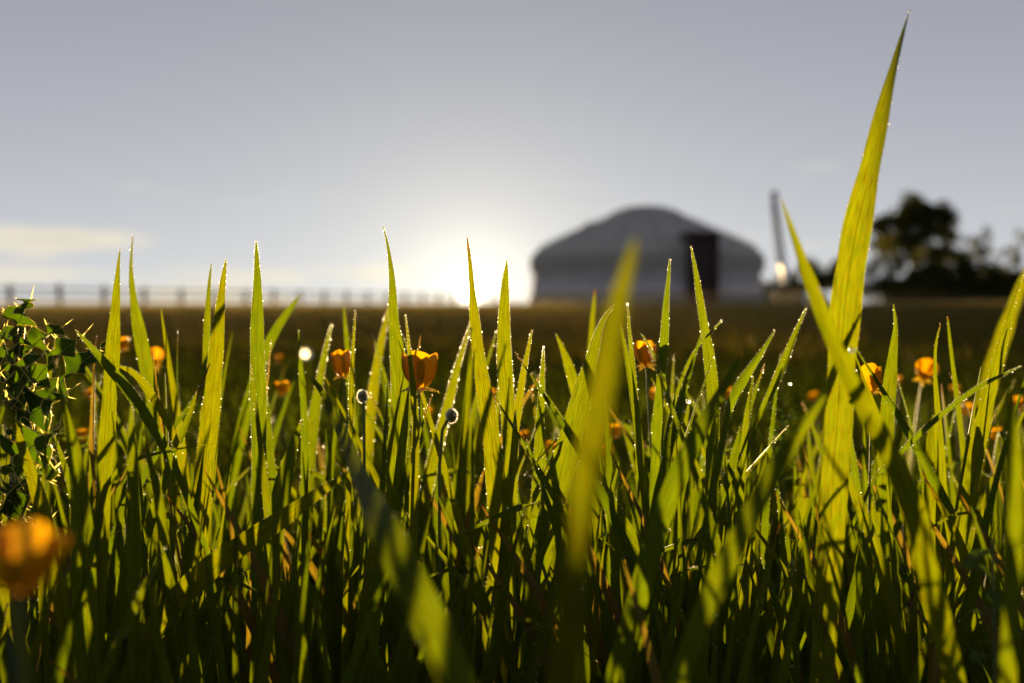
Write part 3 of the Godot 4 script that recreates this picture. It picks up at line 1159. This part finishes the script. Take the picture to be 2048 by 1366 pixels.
	# low undergrowth among the tall blades
	for v in 3:
		var xf := []
		for p in wedge_spots(420, 0.16, 0.95, 0.75, 0.8):
			var sc := rng.randf_range(0.7, 1.2)
			xf.append(Transform3D(Basis(Vector3.UP, rng.randf() * TAU).scaled(Vector3(1, sc, 1)), Vector3(p.x, 0.0, p.y)))
		scatter("undergrowth", "dark short undergrowth at the feet of the tall blades", tuft_mesh(12, 0.03, 0.02, 0.06, 0.004, 0.25), mats.turf, xf)

	# the dense part of the near sward
	for v in 16:
		var xf := []
		var tall := 0.13
		var near := v < 10
		var one := free_blade(0, 0, tall, rng.randf_range(0.0035, 0.0075) if near else rng.randf_range(0.003, 0.005), Vector2(rng.randfn(0.0, 0.2), rng.randfn(0.0, 0.15)), 14)
		for p in (wedge_spots(34, 0.34, 0.64, 0.58, 0.9) if near else wedge_spots(220, 0.66, 1.9, 0.62, 0.9)):
			var hgt := rng.randf_range(0.12, 0.19) if near else rng.randf_range(0.045, 0.105)
			xf.append(Transform3D(Basis(Vector3.UP, rng.randfn(0.0, 0.7)).scaled(Vector3(1, hgt / tall, 1)), Vector3(p.x, -0.004, p.y)))
		scatter("sward_grass", "dense lower grass of the near sward", one.mesh, mats.grass, xf)

	make_blades()
	make_thistle()
	make_flowers()

func make_blades() -> void:
	grass_blade("tallest broad grass blade reaching high into the sky", 0.37, [[1820, 18, 3], [1797, 105, 32], [1773, 200, 42], [1748, 310, 48], [1724, 410, 60], [1705, 500, 70], [1690, 600, 74], [1682, 700, 70], [1676, 820, 66], [1664, 1000, 66]], {"twist": 1.5, "twist_base": 0.0, "fold": 0.3, "tip_fold": 0.2, "dew": 40, "col": Color(0.17, 0.20, 0.008)})
	grass_blade("blurred blade crossing in front of the tallest blade", 0.31, [[1562, 398, 3], [1590, 480, 22], [1622, 570, 36], [1660, 670, 44], [1705, 770, 46], [1760, 870, 58], [1820, 1000, 66], [1850, 1110, 60]], {"dew": 0, "twist": 0.5, "fold": 0.4})
	grass_blade("blade whose golden dry tip crosses the sun", 0.45, [[934, 473, 2], [940, 520, 9], [945, 580, 15], [951, 650, 25], [962, 740, 33], [980, 850, 42], [992, 960, 46], [998, 1080, 44]], {"dew": 150, "twist": -0.2, "tip": 0.16})
	grass_blade("upright dewy blade between the sun and the yurt", 0.45, [[1014, 520, 2], [1010, 570, 17], [1008, 640, 30], [1009, 730, 35], [1016, 820, 37], [1022, 920, 36], [1016, 1080, 36]], {"dew": 190, "twist": 0.05, "fold": 0.1, "tip_fold": 0.3})
	grass_blade("tall curved blade behind the cup-shaped buttercup", 0.465, [[767, 453, 2], [777, 500, 7], [784, 560, 14], [787, 640, 25], [797, 730, 40], [800, 800, 44], [794, 900, 46], [788, 1050, 44]], {"dew": 110, "twist": -0.1, "fold": 0.25})
	grass_blade("straight broad blade beaded with dew left of the white dew glint", 0.445, [[512, 482, 2], [513, 520, 12], [514, 580, 22], [513, 680, 37], [515, 780, 44], [516, 860, 42], [516, 940, 36], [514, 1060, 30]], {"dew": 160, "twist": 0.08, "fold": 0.15})
	grass_blade("broad sunlit blade leaning slightly right beside a thinner blade", 0.46, [[453, 517, 2], [447, 570, 15], [440, 640, 27], [431, 730, 36], [423, 820, 42], [410, 930, 44], [400, 1050, 42]], {"dew": 90, "twist": 0.1})
	grass_blade("narrow blade close behind a broad sunlit blade", 0.5, [[423, 527, 2], [418, 580, 9], [414, 660, 16], [411, 760, 20], [404, 900, 20], [398, 1020, 20]], {"dew": 40})
	grass_blade("upright blade rising past the spiny thistle leaves", 0.425, [[241, 497, 2], [238, 540, 10], [234, 600, 22], [228, 680, 33], [222, 770, 35], [214, 890, 38], [205, 1050, 36]], {"dew": 20, "twist": 0.2})
	grass_blade("slim S-curved blade behind the thistle", 0.53, [[266, 472, 2], [262, 530, 7], [266, 590, 16], [278, 660, 29], [294, 740, 34], [312, 820, 30], [332, 910, 26], [350, 1040, 24]], {"dew": 25, "tip": 0.03})
	grass_blade("slanting blade growing out from among the thistle spines", 0.42, [[150, 660, 2], [180, 700, 20], [215, 740, 30], [255, 785, 34], [300, 850, 28], [340, 920, 22], [378, 1010, 16]], {"dew": 60, "twist": 0.5})
	grass_blade("second slanting blade under the thistle one", 0.44, [[238, 735, 6], [262, 750, 20], [288, 775, 26], [318, 815, 22], [350, 880, 16], [368, 960, 14]], {"dew": 30, "twist": 0.6})
	grass_blade("thin dark blade left of two tall neighbours", 0.55, [[323, 620, 2], [333, 680, 11], [346, 770, 17], [360, 860, 19], [372, 960, 20]], {"dew": 0})
	grass_blade("far leaning blade pointing at the fence", 0.64, [[601, 588, 2], [578, 620, 14], [552, 660, 22], [528, 710, 26], [508, 770, 27], [485, 860, 28]], {"dew": 20})
	grass_blade("slim blade beside the round white dew glint", 0.48, [[598, 660, 2], [601, 700, 9], [606, 770, 16], [610, 860, 18], [610, 960, 18]], {"dew": 20})
	grass_blade("soft-focus blade with a dewy edge left of the closed buttercup", 0.58, [[664, 648, 3], [655, 690, 12], [644, 750, 20], [632, 820, 27], [622, 910, 32], [614, 1020, 34]], {"dew": 90, "dew_size": 0.0004})
	grass_blade("far narrow blade above the closed buttercup", 0.61, [[688, 613, 2], [692, 660, 10], [698, 730, 15], [704, 820, 17], [706, 920, 18]], {"dew": 20})
	grass_blade("very thin sharp blade in front of the closed buttercup", 0.44, [[711, 620, 2], [707, 680, 7], [704, 760, 11], [704, 840, 13], [700, 950, 14]], {"dew": 70, "fold": 0.9})
	grass_blade("out-of-focus blade leaning behind the tall curved one", 0.63, [[781, 602, 3], [770, 650, 12], [756, 720, 21], [745, 800, 25], [736, 900, 26]], {"dew": 60, "dew_size": 0.0004})
	grass_blade("slim blade standing in front of the cup-shaped buttercup", 0.425, [[811, 630, 2], [816, 670, 6], [822, 730, 12], [829, 800, 17], [832, 880, 20], [828, 1000, 22]], {"dew": 70, "twist": 0.2})
	grass_blade("leaning blade with a frosted edge pointing up at the sun", 0.57, [[943, 640, 3], [930, 680, 9], [915, 730, 15], [898, 800, 22], [880, 870, 27], [860, 950, 30], [845, 1040, 30]], {"dew": 170, "dew_size": 0.00045, "twist": 0.4})
	grass_blade("short curved blade right of the upright dewy blade", 0.46, [[1064, 660, 2], [1056, 700, 9], [1046, 750, 16], [1036, 820, 20], [1026, 900, 18]], {"dew": 60, "tip": 0.05})
	grass_blade("narrow blade with a droplet on its brown tip", 0.465, [[1087, 697, 2], [1085, 740, 10], [1082, 810, 19], [1077, 900, 23], [1070, 1010, 25], [1064, 1120, 26]], {"dew": 110, "fold": 0.1, "tip": 0.03})
	grass_blade("blade tilting left toward the upright dewy blade", 0.55, [[1112, 668, 2], [1124, 695, 12], [1140, 740, 23], [1156, 800, 28], [1168, 870, 28]], {"dew": 20})
	grass_blade("small distant blade before the yurt wall", 0.68, [[1190, 580, 3], [1186, 630, 11], [1182, 700, 16], [1180, 780, 18]], {"dew": 0, "tip": 0.1})
	grass_blade("broad blade bending over at its tip before the blurred foreground blade", 0.44, [[1236, 606, 2], [1215, 625, 7], [1200, 655, 14], [1188, 700, 26], [1170, 770, 42], [1146, 860, 57], [1118, 960, 62], [1090, 1080, 54]], {"dew": 130, "twist": 0.2})
	grass_blade("large out-of-focus foreground blade against the yurt", 0.185, [[1272, 478, 8], [1258, 530, 34], [1240, 600, 52], [1220, 700, 66], [1196, 830, 78], [1168, 980, 86], [1148, 1150, 90], [1136, 1320, 90]], {"dew": 0, "twist": 0.3, "col": Color(0.115, 0.13, 0.006)})
	grass_blade("slim blade tipped with a bright droplet left of the nodding buttercup", 0.455, [[1255, 612, 2], [1259, 660, 8], [1265, 730, 12], [1270, 800, 14], [1276, 900, 14]], {"dew": 70})
	grass_blade("short pointed blade leaning right next to the droplet-tipped one", 0.45, [[1237, 638, 2], [1244, 670, 8], [1254, 720, 14], [1266, 790, 17], [1276, 870, 19]], {"dew": 20})
	grass_blade("upright blade rising across the yurt wall", 0.46, [[1340, 518, 2], [1337, 560, 9], [1332, 620, 17], [1328, 690, 21], [1320, 780, 22], [1312, 900, 22]], {"dew": 80, "tip": 0.03})
	grass_blade("broad blade rising across the yurt door", 0.445, [[1381, 492, 2], [1388, 535, 10], [1397, 595, 18], [1406, 650, 22], [1417, 720, 29], [1424, 810, 34], [1422, 920, 34]], {"dew": 90, "twist": -0.3, "fold": 0.4})
	grass_blade("thin dark stalk arching up to a red tip by the yurt door", 0.435, [[1444, 640, 2], [1425, 662, 5], [1402, 685, 7], [1380, 720, 8], [1358, 775, 8], [1338, 850, 9], [1320, 960, 10]], {"dew": 40, "fold": 0.7})
	grass_blade("thin dark leaf crossing the nodding buttercup", 0.435, [[1283, 668, 2], [1298, 692, 5], [1315, 725, 7], [1330, 770, 8], [1345, 830, 9], [1352, 920, 10]], {"dew": 30, "fold": 0.6})
	grass_blade("soft broad foreground blade slanting up to the right", 0.335, [[1484, 706, 4], [1462, 748, 18], [1436, 795, 34], [1402, 855, 47], [1366, 925, 55], [1332, 1010, 60], [1300, 1110, 62]], {"dew": 0, "twist": 0.3, "tip": 0.05})
	grass_blade("leaning blade with serrated dewy edge right of the yurt door", 0.425, [[1550, 660, 2], [1530, 692, 10], [1508, 725, 18], [1482, 765, 24], [1462, 805, 20], [1445, 880, 16]], {"dew": 60, "twist": 0.5})
	grass_blade("folded leaning blade below the flue pipe", 0.43, [[1613, 617, 2], [1600, 645, 8], [1582, 690, 16], [1562, 740, 20], [1538, 795, 17], [1510, 860, 14]], {"dew": 60, "fold": 0.9})
	grass_blade("small sharp triangular blade", 0.44, [[1507, 752, 2], [1500, 790, 9], [1493, 840, 16], [1486, 920, 18]], {"dew": 30})
	grass_blade("blade shadowed by the ragged buttercup beside it", 0.465, [[1787, 608, 2], [1791, 650, 9], [1786, 700, 20], [1777, 770, 32], [1770, 850, 37], [1766, 960, 38]], {"dew": 20})
	grass_blade("thin blade with a browned tip standing in dark field", 0.51, [[1895, 633, 3], [1902, 700, 8], [1911, 780, 12], [1921, 870, 15], [1928, 960, 16]], {"dew": 10, "tip": 0.06})
	grass_blade("thin hooked blade before the dark hedge", 0.48, [[1881, 648, 2], [1872, 690, 6], [1871, 750, 10], [1877, 830, 15], [1884, 920, 20]], {"dew": 10, "tip": 0.1})
	grass_blade("long bright-edged blade curving out past the hedge", 0.42, [[2046, 548, 2], [2030, 600, 8], [2014, 660, 18], [1996, 730, 29], [1974, 820, 36], [1950, 940, 40]], {"dew": 30, "twist": 0.3})
	grass_blade("hairy blade arching low to the right edge", 0.42, [[2042, 732, 2], [2000, 750, 8], [1950, 775, 13], [1890, 820, 15], [1835, 868, 15], [1780, 925, 13], [1730, 990, 11]], {"dew": 160, "fold": 0.7})
	grass_blade("soft upright foreground blade at the thistle-free side", 0.26, [[2006, 755, 5], [2014, 810, 30], [2022, 900, 52], [2026, 1010, 58], [2020, 1160, 62]], {"dew": 0})
	grass_blade("broad out-of-focus blade before the hedge", 0.98, [[2080, 500, 8], [2050, 570, 28], [2015, 660, 38], [1985, 750, 40], [1965, 850, 40]], {"dew": 0})
	grass_blade("long blade sweeping from sharp tip down into the blurred foreground", 0.4, [[612, 745, 2, 0.44], [645, 785, 14, 0.43], [682, 860, 26, 0.40], [716, 945, 46, 0.34], [760, 1040, 84, 0.27], [815, 1150, 104, 0.25], [868, 1260, 110, 0.24], [915, 1360, 106, 0.235]], {"dew": 20, "twist": 0.35, "fold": 0.25})
	grass_blade("wide blade lying diagonally low across the sward", 0.39, [[704, 938, 2], [668, 962, 18], [620, 996, 32], [560, 1040, 42], [490, 1086, 50], [415, 1140, 55], [345, 1212, 56], [285, 1300, 54]], {"dew": 40, "twist": 0.5, "fold": 0.2})
	grass_blade("narrow blade rising to the diagonal wide one", 0.33, [[330, 1094, 3], [308, 1135, 13], [280, 1190, 20], [248, 1260, 24], [215, 1330, 26]], {"dew": 20})
	grass_blade("blurred bright blade slanting low below the tallest blade", 0.28, [[1650, 790, 8], [1612, 842, 34], [1570, 905, 48], [1525, 985, 54], [1475, 1080, 58], [1420, 1200, 62], [1370, 1330, 64]], {"dew": 0, "twist": 0.4})
	grass_blade("soft pointed blade behind the slanting foreground blade", 0.5, [[1376, 806, 3], [1370, 840, 13], [1360, 890, 24], [1346, 960, 32], [1328, 1060, 34]], {"dew": 20})
	grass_blade("tall dark blade growing from the blurred orange flower", 0.37, [[118, 760, 3], [132, 810, 14], [148, 880, 28], [160, 970, 42], [168, 1090, 54], [174, 1240, 60]], {"dew": 0})
	grass_blade("dark blade in front of the lower thistle leaves", 0.39, [[8, 788, 3], [28, 840, 14], [55, 920, 26], [84, 1010, 34], [105, 1110, 36]], {"dew": 15})
	grass_blade("small sunlit blade beside the lower thistle leaves", 0.43, [[108, 868, 2], [120, 900, 9], [136, 950, 16], [150, 1010, 18]], {"dew": 20})
	grass_blade("dark stubby upright blade under the slanting thistle-side blade", 0.37, [[262, 808, 2], [265, 860, 16], [269, 930, 30], [271, 1030, 35], [273, 1180, 36]], {"dew": 10})
	grass_blade("dark blade pointing up beside the stubby one", 0.38, [[285, 858, 2], [298, 905, 14], [316, 970, 23], [330, 1060, 27]], {"dew": 10})
	grass_blade("wide shaded blade leaning under the dewy broad blade", 0.41, [[606, 838, 2], [594, 880, 22], [576, 940, 38], [560, 1010, 46], [548, 1100, 46]], {"dew": 20})
	grass_blade("lit spear-shaped blade below the ragged buttercup", 0.43, [[1698, 838, 2], [1703, 880, 11], [1711, 940, 21], [1720, 1010, 26], [1728, 1090, 26]], {"dew": 40})
	grass_blade("oblique blade beneath the spear-shaped one", 0.40, [[1682, 900, 3], [1698, 945, 16], [1718, 1000, 26], [1745, 1070, 30], [1770, 1150, 30]], {"dew": 15})
	grass_blade("square-shouldered lit blade under the arching hairy one", 0.46, [[1868, 830, 6], [1868, 880, 30], [1868, 950, 40], [1868, 1030, 42], [1868, 1120, 42]], {"dew": 10})
	grass_blade("very thin near stem ending at the round white dew glint", 0.235, [[613, 711, 2], [616, 760, 3], [622, 860, 4], [630, 990, 5]], {"dew": 0})
	# the rest that can still be told apart
	var n := 0
	while n < 238:
		var d := 0.33 + 0.31 * rng.randf()
		if n % 7 == 0:
			d += 0.3
		var x := rng.randf_range(-0.56, 0.56) * d
		var tall := rng.randf_range(0.145, 0.236)
		if d < 0.38:
			tall = rng.randf_range(0.11, 0.175)
		if d > 0.65:
			tall *= 0.85
		var lean := Vector2(rng.randfn(0.0, 0.19), rng.randfn(0.0, 0.14))
		var wide := rng.randf_range(0.0035, 0.0082)
		var made := free_blade(x, -d, tall, wide, lean)
		var o := part("grass_blade", made.mesh, mats.grass, self)
		o.name = numbered("grass_blade")
		o.position = made.at
		tag(o, sward_label(x, d, lean, wide), "grass blade", "blades of the near sward")
		if d > 0.36 and rng.randf() < 0.7:
			dew_on(made, 26 + int(d * 30), 0.00020 + 0.0002 * d, o, 0.6)
		n += 1

const LANDMARKS := [[30, 0.4, "the thistle"], [60, 0.2, "the huge blurred buttercup"], [240, 0.45, "the blade that rises past the thistle"], [515, 0.45, "the straight dewy blade"], [440, 0.7, "the narrow blade behind a broad one"], [686, 0.5, "the closed buttercup"], [560, 0.35, "the wide diagonal blade"], [840, 0.45, "the cup-shaped buttercup"], [850, 0.28, "the long sweeping foreground blade"], [903, 0.6, "the bud ringed with light"], [950, 0.45, "the blade crossing the sun"], [1015, 0.5, "the upright dewy blade"], [1160, 0.3, "the large blurred foreground blade"], [1150, 0.6, "the broad blade with a bent tip"], [1292, 0.5, "the nodding buttercup"], [1340, 0.35, "the soft slanting foreground blade"], [1400, 0.5, "the blade across the yurt door"], [1565, 0.62, "the small leafy weed"], [1520, 0.33, "the blurred bright slanting blade"], [1680, 0.4, "the tallest blade"], [1742, 0.5, "the ragged buttercup"], [1845, 0.76, "the round blurred buttercup"], [1870, 0.45, "the hairy arching blade"], [2000, 0.35, "the soft upright foreground blade"], [2000, 0.8, "the broad unfocused blade before the hedge"]]

func sward_label(x: float, d: float, lean: Vector2, wide: float) -> String:
	var px := 1024.0 + x / d * FOCAL
	var best := ""
	var least := 1e9
	for q in LANDMARKS:
		var away := pow((px - q[0]) / 300.0, 2.0) + pow((d - q[1]) / 0.25, 2.0)
		if away < least:
			least = away
			best = q[2]
	var look := "narrow" if wide < 0.0045 else ("broad" if wide > 0.0062 else "slender")
	var pose := "upright" if absf(lean.x) < 0.13 else ("leaning" if absf(lean.x) < 0.3 else "strongly bowed")
	return "%s %s green blade among the grass by %s" % [look, pose, best]

func make_flowers() -> void:
	buttercup("sharp cup-shaped buttercup with drooping hairy sepals", 838, 778, 0.455, 74, {"axis": Vector3(0.02, 1, 0.06), "open": 0.05, "tall": 1.0, "sx": -0.006, "yaw": 0.5})
	buttercup("closed dark orange buttercup behind a thin sharp blade", 686, 754, 0.52, 38, {"axis": Vector3(-0.1, 1, 0.1), "open": -0.15, "tall": 1.3, "sx": 0.012})
	buttercup("open bright buttercup behind the slim S-curved blade", 306, 735, 0.82, 50, {"axis": Vector3(0.1, 1, 0.5), "open": 0.5, "tall": 0.8})
	buttercup("nodding buttercup crossed by a thin dark leaf", 1292, 732, 0.5, 44, {"axis": Vector3(-0.1, 1, 0.2), "open": 0.0, "tall": 1.1, "sx": 0.012})
	buttercup("ragged buttercup with few petals left, under the tallest blade", 1742, 784, 0.46, 48, {"axis": Vector3(-0.2, 1, 0.3), "open": 0.1, "tall": 1.15, "petals": 3, "yaw": 1.2})
	buttercup("round blurred buttercup before the dark hedge", 1845, 758, 0.76, 46, {"axis": Vector3(0, 0.8, 0.7), "open": 0.4})
	buttercup("huge out-of-focus orange buttercup close to the lens", 36, 1188, 0.178, 165, {"axis": Vector3(0.15, 1, 0.1), "open": 0.3, "tall": 0.85, "sx": 0.0, "sepals": false})
	for q in [[248, 700, 0.8, 32], [566, 790, 0.72, 36], [556, 725, 1.1, 22], [856, 838, 0.95, 30], [1050, 882, 0.8, 30], [985, 800, 1.0, 26], [1226, 876, 0.75, 36], [1214, 914, 0.7, 30], [190, 800, 0.85, 32], [165, 880, 0.7, 32], [1796, 772, 1.2, 24], [1912, 788, 1.1, 24], [1932, 830, 1.0, 28], [2038, 818, 0.9, 32], [1995, 880, 0.8, 30], [1310, 800, 0.9, 28], [1456, 795, 1.0, 26], [1100, 905, 0.7, 30], [1630, 800, 1.2, 22], [420, 790, 1.1, 20]]:
		buttercup("small blurred orange buttercup scattered among the grass", q[0], q[1], q[2], q[3] * 0.85, {"group": "blurred buttercups in the meadow", "open": rng.randf_range(0.0, 0.5)})
	flower_bud("round hairy bud on a thin stem beside the closed buttercup", 725, 793, 0.46, 12, Vector2(728, 840))
	flower_bud("round hairy bud ringed with light right of the cup-shaped buttercup", 903, 832, 0.465, 13, Vector2(880, 900))
	leafy_weed("small leafy weed right of the soft slanting blade", 1565, 800, 0.62, 14, 0.016)
	leafy_weed("dim leafy weed low beneath the soft upright blade", 1985, 1075, 0.34, 10, 0.014)
	dew_drop("big round dew glint between the dewy broad blade and closed buttercup", P(613, 707, 0.235), 0.0011)
	dew_drop("droplet on the tip of the slim blade beside the nodding buttercup", P(1254, 608, 0.455), 0.0009)
	dew_drop("droplet on the brown-tipped narrow blade", P(1087, 694, 0.465), 0.0006)
	dew_drop("pair-lit droplet above the soft pointed blade", P(1377, 803, 0.5), 0.0013)
	dew_drop("bright droplet low between two dark blades", P(1166, 1175, 0.33), 0.0009)
	dew_drop("dim round droplet below the bright low one", P(1155, 1255, 0.29), 0.0009)
	dew_drop("droplet beside the folded leaning blade", P(1580, 768, 0.44), 0.0009)
	dew_drop("bluish blurred droplet on the tallest blade", P(1704, 700, 0.345), 0.0011)
